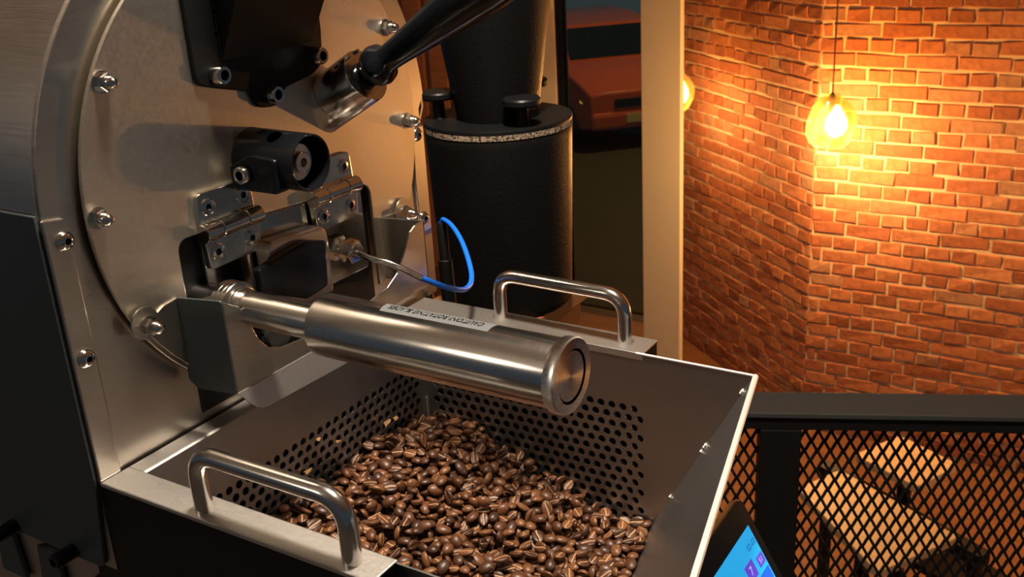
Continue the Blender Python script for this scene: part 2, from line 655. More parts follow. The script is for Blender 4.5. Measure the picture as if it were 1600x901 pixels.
glass_pendant('pendant_lamp', (1.05, 4.45, -0.94), 1.05, 45, 'added unseen amber glass pendant lamp before the long brick wall, next from the corner')  # this and the next are unseen lamps added to warm the roaster's face
glass_pendant('pendant_lamp', (2.75, 4.45, -0.94), 1.05, 30, 'added unseen amber glass pendant lamp before the long brick wall, farthest from the corner')

# lamp over the roaster (above the frame)
KL = Vector((0.28, -0.02, 0.98))
kt = thing('pendant_lamp', 'black shaded pendant lamp hanging above the roaster tray', 'lamp', KL)
MB().lathe([(0.20, .02), (0.17, .045), (0.06, .12), (0.0, .15), (0.002, .147), (0.06, .117), (0.165, .042)], (0, 0, 0), (0, 0, 1), 32, True, False).build('shade', 'black_paint', kt, smooth=40)
MB().lathe([(0.12, .02), (0.09, .035), (0.055, .045), (0.02, .03), (0.012, .006)], (0, 0, 0), (0, 0, 1), 20).build('bulb', 'bulb_glow', kt, smooth=60)
MB().tube([(0, 0, 0.2), (0, 0, CEIL - KL.z)], 0.004, 8).build('cord', 'black_paint', kt)
kd = bpy.data.lights.new('roaster_lamp_light', 'AREA')
kd.shape = 'DISK'
kd.size = 0.16
kd.energy = 31
kd.color = (1.0, 0.86, 0.70)
ko = bpy.data.objects.new('roaster_lamp_light', kd)
COL.objects.link(ko)
ko.parent = kt
ko.location = (0, 0, 0.005)

# unseen globe lamp, added to brighten the drum shell and the ceiling
gl = thing('added_globe_lamp', 'added unseen opal globe lamp that brightens the drum shell and ceiling', 'lamp', (-0.9, -1.7, 0.75))
MB().lathe([(0.15 * math.sin(math.radians(a)), 0.15 * math.cos(math.radians(a))) for a in range(-84, 85, 12)], (0, 0, 0), (0, 0, 1), 28).build('globe', 'globe_glow', gl, smooth=60)
MB().tube([(0, 0, 0.15), (0, 0, CEIL - 0.75)], 0.004, 8).build('cord', 'black_paint', gl)
# ================================================================== THE ROASTER
Z0 = -0.1934
RO = thing('coffee_roaster', 'stainless steel drum coffee roaster with round bolted front plate and dark side panel', 'coffee roaster', (0, 0, -0.55))
RO_INV = Matrix.Translation((0, 0, 0.55))


def rp(mb, name, mat, parent=None, **kw):
    """a part of the roaster, built in scene coordinates"""
    o = mb.build(name, mat, **kw)
    if parent is None:
        o.parent = RO
        o.matrix_local = RO_INV
    else:
        o.parent = parent
        o.matrix_local = Matrix()
    return o


AR = 0.2195
# arched shell: straight sides, round top, running back from the face
N = 40
prof = [(-AR, -0.272)] + [(-AR, -0.02)] + [(AR * math.cos(math.radians(t)), AR * math.sin(math.radians(t))) for t in [180 - 180 * i / N for i in range(N + 1)]] + [(0.2095, -0.02), (0.2095, -0.272)]
sk = MB()
vs, fs = [], []
n = len(prof)
for x in (-0.003, -0.52):
    for sgn in (0, 1):
        for (y, z) in prof:
            r = math.hypot(y, z)
            q = (y, z) if not sgn else (y * (1 - 0.003 / r), z * (1 - 0.003 / r) if z > 0 else z)
            vs.append((x, q[0], q[1]))
for i in range(n - 1):
    fs += [(i, i + 1, 2 * n + i + 1, 2 * n + i), (n + i, 3 * n + i, 3 * n + i + 1, n + i + 1), (i, n + i, n + i + 1, i + 1)]
sk.add(vs, fs)
rp(sk, 'drum_shell', 'steel_shell', smooth=30)
# dark flat side cover on the near side, with two stand-off bolts
sp = rp(MB().prism(rounded([(-0.52, -0.272), (-0.014, -0.272), (-0.0015, -0.195), (-0.0015, 0.012), (-0.52, 0.012)], [0, .008, 0, 0, 0]), 1, -AR - 0.0035, -AR - 0.0005), 'side_cover', 'side_panel_grey', bevel=0.0006)
for bx in (-0.1245, -0.0486):
    s = MB().lathe([(0, .0062), (0.018, .0062), (0.0195, .0056), (0.0195, .0036), (0.012, .0033)], (bx, -AR - 0.003, -0.2665), (0, -1, 0), 20)
    rp(s, 'socket_bolt', 'black_gloss', smooth=35)
# back plate of the front (between disc and shell)
bp = [(-AR + .0015, -0.1965), (-AR + .0015, 0)] + [((AR - .0015) * math.cos(math.radians(t)), (AR - .0015) * math.sin(math.radians(t))) for t in [180 - 180 * i / 48 for i in range(1, 48)]] + [(0.2085, 0.0), (0.2085, -0.1965)]
rp(MB().prism(bp, 0, -0.004, -0.0005), 'front_plate', 'steel_sheet', bevel=0.0005)

# round front disc with the discharge notch
R = 0.1895
outl = [(R * math.cos(math.radians(t)), R * math.sin(math.radians(t))) for t in [-53.8 + (231.5 + 53.8) * i / 120 for i in range(121)]]
outl += rounded([outl[-1], (-0.118, -0.036), (0.112, -0.050), outl[0]], [0, .012, .014, 0], 6)[1:-1]
dk = rp(MB().prism(outl, 0, 0.0040, 0.0075), 'front_disc', 'steel_face', bevel=0.0007)

# black plate painted for the dark behind the notch, and the discharge door
rp(MB().box(-0.006, -0.0005 + 0.0008, -0.117, 0.111, -0.185, -0.038), 'chamber_plate', 'black_paint')
dd = rp(MB().prism(rounded([(-0.094, -0.130), (-0.094, -0.0385), (0.100, -0.0500), (0.100, -0.130)], .004), 0, 0.0010, 0.0060), 'discharge_door', 'steel_polished', bevel=0.0008)


# acorn nuts on the disc
def acorn(parent=None):
    m = MB()
    m.lathe([(0, .0078), (0.0012, .0078)], (0, 0, 0), (1, 0, 0), 24)
    m.lathe([(0.0012, .0066), (0.0065, .0066), (0.0072, .0060)], (0, 0, 0), (1, 0, 0), 6)
    m.lathe([(0.0072, .0050), (0.0110, .0048), (0.0142, .0036), (0.0156, .0016)], (0, 0, 0), (1, 0, 0), 18)
    return m.mesh('acorn_nut', 'steel_polished', 35)


AC = acorn()
WASHER = MB().lathe([(0, .0125), (0.0016, .0125)], (0, 0, 0), (1, 0, 0), 28).mesh('washer', 'steel_sheet', 35)
for (y, z, big) in ((-0.1568, 0.0905, 0), (-0.1815, 0.0005, 0), (-0.1600, -0.0890, 1), (0.1570, 0.0860, 0), (0.1765, -0.0050, 0), (0.1560, -0.0925, 1)):
    o = bpy.data.objects.new('acorn_nut', AC)
    COL.objects.link(o)
    o.parent = RO
    o.matrix_local = RO_INV @ Matrix.Translation((0.0075 + (0.0036 if big else 0), y, z)) @ Matrix.Rotation(random.random(), 4, 'X')
    if big:
        q = bpy.data.objects.new('washer', WASHER)
        COL.objects.link(q)
        q.parent = o
        q.matrix_local = Matrix.Translation((-0.0012, 0, 0.0035))


def button_screw_mesh(r, h):
    return MB().lathe([(0, r), (h * .35, r * .97), (h * .75, r * .75), (h, r * .45), (h * 1.0, r * .36)], (0, 0, 0), (1, 0, 0), 22, True, False).lathe([(h, r * .36), (h * .4, r * .32)], (0, 0, 0), (1, 0, 0), 6, False, True, 1).mesh('screw', ['steel_polished', 'black_gloss'], 50)


def cap_screw_mesh(r, h):
    return MB().lathe([(0, r), (h * .9, r), (h, r * .9), (h, r * .58)], (0, 0, 0), (1, 0, 0), 24, True, False).lathe([(h, r * .58), (h * .45, r * .54)], (0, 0, 0), (1, 0, 0), 6, False, True, 1).mesh('screw', ['steel_polished', 'black_gloss'], 35)


def flat_screw_mesh(r):
    m = MB().lathe([(0, r * .98), (0.0012, r), (0.0016, r * .93), (0.0016, r * .86), (0.0011, r * .82), (0.0013, r * .42)], (0, 0, 0), (1, 0, 0), 24, True, False)
    m.lathe([(0.0013, r * .42), (0.0004, r * .36)], (0, 0, 0), (1, 0, 0), 8, False, True, 1)
    m.lathe([(0.0016, r * .93), (0.0012, r * .86)], (0, 0, 0), (1, 0, 0), 24, False, False, 1)
    return m.mesh('screw', ['steel_polished', 'black_gloss'], 35)


BS, CS, FS = button_screw_mesh(.0070, .0045), cap_screw_mesh(.0072, .0105), flat_screw_mesh(.0068)  # sockets and grooves coloured black for the shade in them


def inst(me, name, parent, M, top=False):
    o = bpy.data.objects.new(name, me)
    COL.objects.link(o)
    o.parent = parent
    o.matrix_local = (RO_INV @ M) if top else M
    return o


T = Matrix.Translation
# bent flanges at either edge of the face
fp = [(-AR - 0.0005, -0.1950), (-AR - 0.0005, 0.0085), (-0.2030, 0.0060), (-0.2010, 0.0000), (-0.2010, -0.1950)]
fg = rp(MB().prism(fp, 0, -0.001, 0.0022), 'edge_flange', 'steel_sheet', bevel=0.0012)
for y, z in ((-0.2065, -0.0093), (-0.2100, -0.0962)):
    inst(BS, 'screw', fg, T((0.0022, y, z)))
fp = [(0.1915, -0.1960), (0.1890, -0.0700), (0.1925, -0.0160), (0.2100, -0.0160), (0.2095, -0.1960)]
fg = rp(MB().prism(fp, 0, -0.001, 0.0022), 'edge_flange', 'steel_sheet', bevel=0.0012)
for y, z in ((0.1975, -0.0235), (0.1960, -0.1100)):
    inst(BS, 'screw', fg, T((0.0022, y, z)))

# black hopper chute at the top of the disc
ch = rounded([(-0.078, 0.20), (-0.0775, 0.0745), (-0.062, 0.0695), (-0.0240, 0.0597), (-0.0185, 0.0455), (0.0035, 0.0430), (0.0140, 0.0560), (0.0504, 0.0614), (0.0630, 0.0690), (0.0660, 0.0952), (0.0660, 0.20)], [.004, .008, .006, .004, .007, .008, .005, .006, .006, .003, .004], 4)
hc = rp(MB().prism(ch, 0, 0.0055, 0.0115), 'hopper_chute', 'black_satin', bevel=0.0010)
MB_ = MB()
MB_.hexa([(0.0115, -0.050, 0.088), (0.0125, -0.050, 0.088), (0.0125, 0.052, 0.088), (0.0115, 0.052, 0.088)], [(0.0115, -0.050, 0.27), (0.105, -0.050, 0.27), (0.105, 0.062, 0.27), (0.0115, 0.062, 0.27)])
o = rp(MB_, 'chute_body', 'black_satin', hc, bevel=0.002)
wd = MB()
rr = random.Random(3)
for i in range(30):
    z = 0.090 + i * 0.0026
    wd.lathe([(-0.0012, .0006), (0, .0013), (0.0012, .0006)], (0.0120 + 0.0002 * rr.random(), -0.0505 + rr.uniform(-.0006, .0006), z), (0.2, rr.uniform(-.3, .3), 1), 8)
rp(wd, 'weld_bead', 'black_gloss', hc, smooth=60)['kind'] = 'stuff'
for y, z in ((-0.0585, 0.0790), (-0.0050, 0.0545), (0.0530, 0.0765)):
    inst(CS, 'screw', hc, T((0.0115, y, z)))

# trier: slanted steel tube with a black grip
LD = Vector((0.868, 0.0, 0.497)).normalized()
LO = Vector((-0.010, 0.070, 0.0235))
lv = rp(MB().lathe([(0, .0232), (0.0285, .0232), (0.0287, .0226), (0.0297, .0226), (0.0299, .0234), (0.0700, .0234), (0.0712, .0228), (0.0712, .0150), (0.0706, .0125)], LO, LD, 48), 'sampling_trier', 'steel_tube', smooth=30)
rp(MB().lathe([(0.066, .0120), (0.0735, .0120), (0.0740, .0098), (0.0790, .0098), (0.0800, .0125), (0.0830, .0165), (0.0890, .0178), (0.0945, .0162), (0.0985, .0125), (0.1030, .0112),
               (0.1150, .0118), (0.150, .0150), (0.185, .0185), (0.22, .0212), (0.25, .0205), (0.262, .0150), (0.266, .0040)], LO, LD, 36), 'grip', 'black_gloss', lv, smooth=50)
rp(MB().lathe([(0, .0016), (0.006, .0016)], LO + LD * 0.0705 + Vector((-0.0065, -0.004, 0.0185)), LD, 10), 'index_pin', 'steel_polished', lv, smooth=40)

# sight tube: black cast barrel with clamping foot
SO = Vector((0.0055, -0.0285, 0.0080))
sb = rp(MB().lathe([(0, .0240), (0.006, .0236), (0.060, .0228), (0.0645, .0225), (0.0650, .0218), (0.0640, .0205), (0.030, .0195), (0.030, .0180)], SO, (1, 0, 0), 48), 'sight_tube', 'black_gloss', smooth=32)
ft = MB()
ft.prism(rounded([(0.0055, -0.0128), (0.0055, 0.0055), (0.030, 0.0170), (0.0560, 0.0150), (0.0560, -0.0128)], [.002, .003, .006, .004, .004]), 1, -0.0545, -0.040)
rp(ft, 'clamp_foot', 'black_gloss', sb, bevel=0.0018, segs=3)
inst(CS, 'screw', sb, T((0.0240, -0.0560, 0.0015)) @ Matrix.Rotation(math.radians(-90), 4, 'Z') @ Matrix.Diagonal((.55, .95, .95, 1)))
ln = rp(MB().lathe([(0.030, .0182), (0.0335, .0182), (0.0345, .0120), (0.0335, .0118)], SO, (1, 0, 0), 36), 'lens_seat', 'black_paint', sb, smooth=35)
rp(MB().lathe([(0.034, .0150), (0.0545, .0150), (0.0560, .0143), (0.0560, .0085), (0.0605, .0082), (0.0610, .0076), (0.0610, .0036), (0.052, .0034)], SO + Vector((0, -0.0045, 0.0010)), (1, 0, 0), 36), 'lens_ring', 'steel_tube', sb, smooth=30)
for (s, tdeg, r) in ((0.020, 12, .0030), (0.038, 24, .0052)):
    a = math.radians(tdeg)
    nrm = Vector((0, -math.sin(a), math.cos(a)))
    p = SO + Vector((s, 0, 0)) + nrm * 0.0229
    rp(MB().lathe([(0, r * 1.18), (0.0006, r * 1.1), (0.0004, r)], p, nrm, 22), 'vent_hole', 'hole_dark', sb, smooth=30)  # black disc, the dark inside the hole put into its colour


# hinges: two leaves, three knuckles, four screws each
def hinge(yc, za, label_side):
    h = rp(MB().prism(rounded([(yc - 0.0295, za - 0.0010), (yc - 0.0275, za + 0.0255), (yc + 0.0275, za + 0.0255), (yc + 0.0295, za - 0.0010)], [.001, .005, .005, .001]), 0, 0.0055, 0.0115), 'hinge', 'steel_cast', bevel=0.0016, segs=3)
    rp(MB().prism(rounded([(yc - 0.0295, za - 0.0085), (yc - 0.0275, za - 0.0350), (yc + 0.0275, za - 0.0350), (yc + 0.0295, za - 0.0085)], [.001, .003, .003, .001]), 0, 0.0085, 0.0145), 'lower_leaf', 'steel_cast', h, bevel=0.0016, segs=3)
    for (u0, u1) in ((-0.0305, -0.0140), (-0.0134, 0.0134), (0.0140, 0.0305)):
        rp(MB().lathe([(0, .0068), (0.0008, .0074), (u1 - u0 - .0008, .0074), (u1 - u0, .0068)], (0.0145, yc + u0, za - 0.0050), (0, 1, 0), 28), 'knuckle', 'steel_cast', h, smooth=35)
    for dy in (-0.0185, 0.0185):
        inst(FS, 'screw', h, T((0.0112, yc + dy, za + 0.0135)))
        inst(FS, 'screw', h, T((0.0142, yc + dy, za - 0.0225)))
    return h


hinge(-0.0680, -0.0315, 'near')
hinge(0.0560, -0.0385, 'far')

# discharge chute: folded sheet around the door (near cheek, front with round cut-out, far cheek)
fc = [(-0.1285, -0.0735), (-0.1200, -0.0795)] + [(-0.1130 + 0.0 * i, -0.0835) for i in range(1)]
CUTR = [(-0.1080, -0.0920), (-0.1035, -0.1030), (-0.0985, -0.1160), (-0.0900, -0.1265), (-0.0760, -0.1325), (-0.050, -0.1350), (0.0, -0.1350), (0.040, -0.1340), (0.0620, -0.1305), (0.0780, -0.1220), (0.0890, -0.1100), (0.0960, -0.0990), (0.1020, -0.0900), (0.1100, -0.0860), (0.1240, -0.0850)]
front = fc + CUTR + [(0.1240, -0.1500), (-0.1285, -0.1500)]
cf = rp(MB().prism(front, 0, 0.0560, 0.0580), 'chute_guard', 'steel_sheet', bevel=0.0005)
cheek = rounded([(0.0060, -0.0785), (0.0580, -0.0735), (0.0580, -0.1500), (0.0150, -0.1545), (0.0060, -0.1480)], [0, .003, 0, .010, 0])
rp(MB().prism(cheek, 1, -0.1290, -0.1272), 'guard_cheek', 'side_panel_grey', cf, bevel=0.0004)  # same folded steel, its shaded side put into a dark grey colour
cheek = [(0.0060, -0.0880), (0.0580, -0.0850), (0.0580, -0.1500), (0.0060, -0.1500)]
rp(MB().prism(cheek, 1, 0.1220, 0.1240), 'guard_cheek', 'steel_sheet', cf, bevel=0.0004)
wing = [(-0.1280, -0.0785), (-0.1420, -0.0800), (-0.1690, -0.0930)] + [(0.186 * math.cos(math.radians(t)), 0.186 * math.sin(math.radians(t))) for t in (211, 216, 221, 226)] + [(-0.1280, -0.1390)]
rp(MB().prism(wing, 0, 0.0075, 0.0092), 'guard_wing', 'steel_sheet', cf, bevel=0.0004)
wing = [(0.1235, -0.0880), (0.1560, -0.0905), (0.1640, -0.0960), (0.1560, -0.1060), (0.1235, -0.1400)]
rp(MB().prism(wing, 0, 0.0075, 0.0092), 'guard_wing', 'steel_sheet', cf, bevel=0.0004)
lip = rounded([(-0.1270, -0.1500), (-0.1150, -0.1690), (-0.0180, -0.1720), (0.0060, -0.1720), (0.0200, -0.1500)], [0, .010, 0, .010, 0])
lp = [(0.0585 + (-(z + 0.150)) * 0.35, y, z) for y, z in lip]
m_ = MB()
nL = len(lp)
m_.add(lp + [(x - 0.0018, y, z) for x, y, z in lp], [tuple(range(nL)), tuple(range(2 * nL - 1, nL - 1, -1))] + [(i, nL + i, nL + (i + 1) % nL, (i + 1) % nL) for i in range(nL)])
rp(m_, 'pouring_lip', 'steel_rim', cf)

# door latch: steel housing with black wedge, ribbed knob below it
lh = rp(MB().prism(rounded([(-0.0440, -0.0590), (0.0300, -0.0650), (0.0300, -0.128), (-0.0440, -0.128)], [.010, .012, .006, .006]), 0, 0.0085, 0.0240), 'door_latch', 'steel_sheet', bevel=0.003, segs=3)
wedge = rounded([(-0.0640, -0.0745), (-0.0040, -0.0680), (0.0170, -0.0745), (0.0130, -0.1150), (-0.0140, -0.1180), (-0.0640, -0.0950)], .003)
rp(MB().prism(wedge, 0, 0.0240, 0.0330), 'latch_wedge', 'black_gloss', lh, bevel=0.0020)
kb = MB()
for i in range(14):
    a = math.pi * 2 * i / 14
    kb.lathe([(0, .0030), (0.020, .0030)], (0.0300, -0.0700 + 0.0150 * math.cos(a), -0.1230 + 0.0150 * math.sin(a)), (1, 0, 0), 8)
kb.lathe([(0, .0155), (0.021, .0155), (0.023, .0130)], (0.0295, -0.0700, -0.1230), (1, 0, 0), 28)
rp(kb, 'ribbed_knob', 'black_rubber', lh, smooth=35)

# lever tube with thick handle housing
TO = Vector((0, -0.0980, -0.0915))
tb = rp(MB().lathe([(-0.002, .0137), (0.135, .0137)], TO, (1, 0, 0), 40), 'lever_tube', 'steel_tube', smooth=40)
rp(MB().lathe([(0.0280, .0138), (0.0282, .0186), (0.0292, .0194), (0.0330, .0194), (0.0333, .0188), (0.0340, .0188), (0.0343, .0194), (0.0378, .0194), (0.0381, .0188), (0.0388, .0188), (0.0391, .0194), (0.0420, .0194), (0.0428, .0188), (0.0430, .0164), (0.0460, .0162), (0.0462, .0152), (0.0520, .0146), (0.0540, .0138)], TO, (1, 0, 0), 44), 'collar', 'steel_tube', tb, smooth=28)
hh = rp(MB().lathe([(0.1270, .0136), (0.1275, .0210), (0.1292, .0228), (0.1315, .0233), (0.3262, .0233)], TO, (1, 0, 0), 72), 'handle_housing', 'steel_tube', tb, smooth=28)
rp(MB().lathe([(0.3258, .0200), (0.3260, .0246), (0.3275, .0253), (0.3335, .0255), (0.3347, .0249), (0.3347, .0182)], TO, (1, 0, 0), 72, True, False).lathe([(0.3347, .0182), (0.3300, .0180), (0.3300, .0168)], TO, (1, 0, 0), 72, False, False, 1).lathe([(0.3300, .0168), (0.3338, .0166)] + [(0.3340, .0162 * (1 - i / 12) + .0002) for i in range(13)], TO, (1, 0, 0), 72, False, True), 'end_piece', ['steel_turned', 'hole_dark'], tb, smooth=28)
# warning label wrapped on the housing
lb = MB()
a0, a1, na = math.radians(-14), math.radians(24), 8
x0, x1 = 0.183, 0.276
vs = []
for i in range(na + 1):
    a = a0 + (a1 - a0) * i / na
    for x in (x0 + 0.004 * (1 - i / na), x1):
        vs.append((x, TO.y + 0.02345 * math.sin(a), TO.z + 0.02345 * math.cos(a)))
lb.add(vs, [(2 * i, 2 * i + 1, 2 * i + 3, 2 * i + 2) for i in range(na)])
wl = rp(lb, 'warning_label', 'label_white', tb, smooth=60)
wl['label'] = 'pale strip lettered CAUTION! ROTATING BLADES'
me = text_mesh('warning_lettering', 'CAUTION! ROTATING BLADES', 0.0072, 'ink_black')
xs = [v.co.x for v in me.vertices]
wdt = max(xs) - min(xs)
mid = (max(xs) + min(xs)) / 2
for v in me.vertices:
    x = 0.2295 - (v.co.x - mid) * (0.078 / wdt)
    ang = (a0 + a1) / 2 - v.co.y / 0.0235 * 1.25
    v.co = (x, TO.y + 0.0236 * math.sin(ang), TO.z + 0.0236 * math.cos(ang))
o = bpy.data.objects.new('warning_lettering', me)
COL.objects.link(o)
o.parent = tb
o['label'] = 'black capital lettering CAUTION! ROTATING BLADES'

# temperature probe: compression fitting, sheath, blue cable, connector
PO = Vector((0.0085, 0.0440, -0.0905))
pb = rp(MB().lathe([(0.0, .0075), (0.034, .0075)], PO, (1, 0, -0.08), 20), 'temperature_probe', 'steel_polished', smooth=40)
for s0, s1, r in ((0.004, 0.015, .0122), (0.021, 0.033, .0110)):
    rp(MB().lathe([(s0, r * .93), (s0 + .001, r), (s1 - .001, r), (s1, r * .93)], PO, (1, 0, -0.08), 6), 'hex_nut', 'steel_cast', pb)
rp(MB().tube(spline([(0.040, 0.044, -0.0930), (0.0560, 0.0455, -0.0975), (0.0737, 0.052, -0.1022), (0.0983, 0.062, -0.1159)]), .0028, 14), 'sheath', 'steel_polished', pb, smooth=60)
rp(MB().tube(spline([(0.0975, 0.0615, -0.1154), (0.1047, 0.09, -0.1333), (0.096, 0.13, -0.1502), (0.0758, 0.17, -0.1534), (0.0409, 0.21, -0.1406), (0.0111, 0.235, -0.1309), (-0.0095, 0.2475, -0.1285), (-0.0146, 0.25, -0.1335)]), .0026, 14), 'cable', 'blue_cable', pb, smooth=60)
rp(MB().lathe([(0, .0052), (0.0015, .0062), (0.042, .0062), (0.043, .0080), (0.11, .0080)], (-0.0146, 0.25, -0.1325), (0.02, 0, -1), 20), 'connector', 'black_satin', pb, smooth=35)

# black cooler base under the tray, lower chassis under the side cover, stand
cbx = rp(MB().box(-0.030, 0.262, -0.2185, -0.2150, -0.50, Z0 - 0.0015), 'cooler_base', 'black_satin', bevel=0.0015)
rp(MB().box(0.0045, 0.262, 0.174, 0.178, -0.50, Z0 - 0.006), 'far_panel', 'black_satin', cbx, bevel=0.0015)
rp(MB().box(0.0045, 0.0085, -0.2150, 0.174, -0.50, Z0 - 0.006), 'rear_panel', 'black_satin', cbx)
rp(MB().box(0.0045, 0.262, -0.2150, 0.174, -0.50, -0.49), 'floor_panel', 'black_satin', cbx)
lc = MB()
lc.box(-0.50, -0.006, -0.212, 0.205, -0.50, -0.2735)
rp(lc, 'lower_chassis', 'steel_shell', bevel=0.002)
for x in (-0.175, -0.118):
    rp(MB().hexa([(x, -0.2175, -0.33), (x + .035, -0.2175, -0.33), (x + .035, -0.2125, -0.33), (x, -0.2125, -0.33)], [(x + 0.006, -0.2175, -0.285), (x + .030, -0.2175, -0.285), (x + .030, -0.2125, -0.285), (x + 0.006, -0.2125, -0.285)]), 'louvre', 'side_panel_grey', bevel=0.002)
rp(MB().lathe([(0, .0052), (0.012, .0052), (0.013, .0030), (0.008, .0028)], (-0.0300, -0.212, -0.290), (0, -1, 0), 18), 'socket_bolt', 'steel_polished', smooth=35)
rp(MB().box(-0.49, 0.25, -0.20, 0.17, -0.55, -0.50), 'plinth', 'black_paint', bevel=0.003)

wb = thing('workbench', 'dark workbench carrying the coffee roaster', 'bench', (0, 0, MEZZ))
H = -0.55 - MEZZ
MB().box(-0.60, 0.33, -0.24, 0.22, H - 0.04, H).build('bench_top', 'black_paint', wb, bevel=0.003)
for x in (-0.58, 0.27):
    for y in (-0.22, 0.16):
        MB().box(x, x + 0.04, y, y + 0.04, 0, H - 0.04).build('leg', 'black_paint', wb, bevel=0.002)

# ================================================================== COOLING TRAY
CT = thing('cooling_tray', 'open stainless cooling tray with perforated walls and two tubular handles full of beans', 'tray', (0.15, -0.02, -0.45))
CT_INV = Matrix.Translation((-0.15, 0.02, 0.45))


def cp(mb, name, mat, parent=None, **kw):
    o = mb.build(name, mat, **kw)
    if parent is None:
        o.parent = CT
        o.matrix_local = CT_INV
    else:
        o.parent = parent
        o.matrix_local = Matrix()
    return o


YN, YF, XL = -0.1950, 0.1490, 0.0215
TB = -0.445


def right_x(y, z):
    """inner face of the sloping pouring wall"""
    return 0.372 + (0.143 - y) * 0.2045 + (z - Z0) * 0.535


def perforated(name, fixed, axis, a0, a1, zt, zb, facing, edge_lo, edge_hi, pitch=0.0112, r=0.0037):
    """sheet in the plane axis=fixed with staggered round holes between a0..a1, zt..zb, solid from edge_lo to edge_hi"""
    m = MB()
    row_h = pitch * 0.866
    rows = int((zt - zb) / row_h)
    nseg = 14
    dep = -0.0030 * facing

    def P3(a, z, t=0.0):
        return (fixed + t, a, z) if axis == 0 else (a, fixed + t, z)
    for rI in range(rows):
        z1 = zt - rI * row_h
        z0_ = z1 - row_h
        off = 0.5 * pitch * (rI % 2)
        cols = int((a1 - a0 - off) / pitch)
        lo = a0 + off
        hi = lo + cols * pitch
        for (p, q) in ((edge_lo(z1, z0_), lo), (hi, edge_hi(z1, z0_))):
            pl = p if isinstance(p, tuple) else (p, p)
            ql = q if isinstance(q, tuple) else (q, q)
            m.add([P3(pl[0], z1), P3(ql[0], z1), P3(ql[1], z0_), P3(pl[1], z0_)], [(0, 1, 2, 3)])
        for cI in range(cols):
            cx, cz = lo + (cI + 0.5) * pitch, (z1 + z0_) / 2
            vs = []
            for k in range(nseg):
                t = 2 * math.pi * k / nseg
                c, s = math.cos(t), math.sin(t)
                f = 1 / max(abs(c) / (pitch / 2), abs(s) / (row_h / 2))
                vs.append(P3(cx + c * f, cz + s * f))
            for k in range(nseg):
                t = 2 * math.pi * k / nseg
                vs.append(P3(cx + r * math.cos(t), cz + r * math.sin(t)))
            for k in range(nseg):
                t = 2 * math.pi * k / nseg
                vs.append(P3(cx + r * math.cos(t), cz + r * math.sin(t), dep))
            fs = []
            for k in range(nseg):
                k2 = (k + 1) % nseg
                fs += [(k, k2, nseg + k2, nseg + k), (nseg + k, nseg + k2, 2 * nseg + k2, 2 * nseg + k)]
            # square corners of the cell
            base = len(vs)
            for sx, sz in ((1, 1), (-1, 1), (-1, -1), (1, -1)):
                ang = math.atan2(sz * row_h, sx * pitch) % (2 * math.pi)
                k = int(ang / (2 * math.pi) * nseg)
                vs.append(P3(cx + sx * pitch / 2, cz + sz * row_h / 2))
                fs.append((k, len(vs) - 1, (k + 1) % nseg))
            m.add(vs, fs)
    zb2 = zt - rows * row_h
    # plain sheet above and below
    for (z1, z0_) in ((Z0 + 0.0, zt), (zb2, TB)):
        steps = 6
        for i in range(steps):
            za, zc = z1 + (z0_ - z1) * i / steps, z1 + (z0_ - z1) * (i + 1) / steps
            p, q = edge_lo(za, zc), edge_hi(za, zc)
            pl = p if isinstance(p, tuple) else (p, p)
            ql = q if isinstance(q, tuple) else (q, q)
            m.add([P3(pl[0], za), P3(ql[0], za), P3(ql[1], zc), P3(pl[1], zc)], [(0, 1, 2, 3)])
    return cp(m, name, 'steel_tray')


perforated('perforated_wall', XL, 0, -0.150, 0.1420, -0.2450, -0.385, 1, lambda a, b: YN, lambda a, b: YF)
perforated('perforated_wall', YF, 1, 0.030, 0.2720, -0.2450, -0.420, -1, lambda a, b: XL, lambda a, b: (right_x(YF, a), right_x(YF, b)))
m = MB()
m.box(XL, right_x(YN, Z0) - 0.004, YN - 0.0016, YN, TB, Z0 - 0.001)
cp(m, 'near_wall', 'steel_tray')
# sloping pouring wall; cut edge coloured brighter for the light it catches
a_, b2, c2, d2 = (right_x(YF, Z0), YF, Z0), (right_x(YN, Z0), YN, Z0), (right_x(YN, TB), YN, TB), (right_x(YF, TB), YF, TB)
off = Vector((0.0030, 0.0006, -0.0012))
pw = cp(MB().add([a_, b2, c2, d2] + [tuple(Vector(p) + off) for p in (a_, b2, c2, d2)], [(0, 1, 2, 3), (7, 6, 5, 4), (0, 4, 5, 1), (3, 2, 6, 7), (1, 5, 6, 2), (0, 3, 7, 4)]), 'pouring_wall', 'steel_tray')
ed = MB().tube([Vector(a_) + Vector((0.0016, 0, 0)), Vector(b2) + Vector((0.0016, 0, 0))], 0.0025, 8)
cp(ed, 'wall_edge', 'lit_cut_edge', pw)
ed = MB().tube([(0.262, YF + 0.0006, Z0 + 0.0002), (right_x(YF, Z0) + .001, YF + 0.0006, Z0 + 0.0002)], 0.0012, 8)
cp(ed, 'wall_edge', 'lit_cut_edge', smooth=60)
# welds
wm = MB()
rr = random.Random(11)
for t in (0.06, 0.065, 0.07, 0.30, 0.31, 0.33, 0.55):
    z = Z0 + (TB - Z0) * t
    wm.lathe([(-0.0016, .0004), (0, .0016), (0.0016, .0004)], (right_x(YF, z) - 0.001, YF - 0.001, z), (0.45, 0, 0.9), 8)
for z in [-0.290 - 0.0025 * i for i in range(9)]:
    wm.lathe([(-0.0018, .0005), (0, .0013), (0.0018, .0005)], (XL + 0.001, YF - 0.001, z), (0.0, 0.1, 1), 8)
cp(wm, 'weld_bead', 'steel_rim', smooth=60)['kind'] = 'stuff'
cp(MB().box(XL, 0.30, YN, YF, TB - 0.002, TB), 'tray_floor', 'steel_tray')
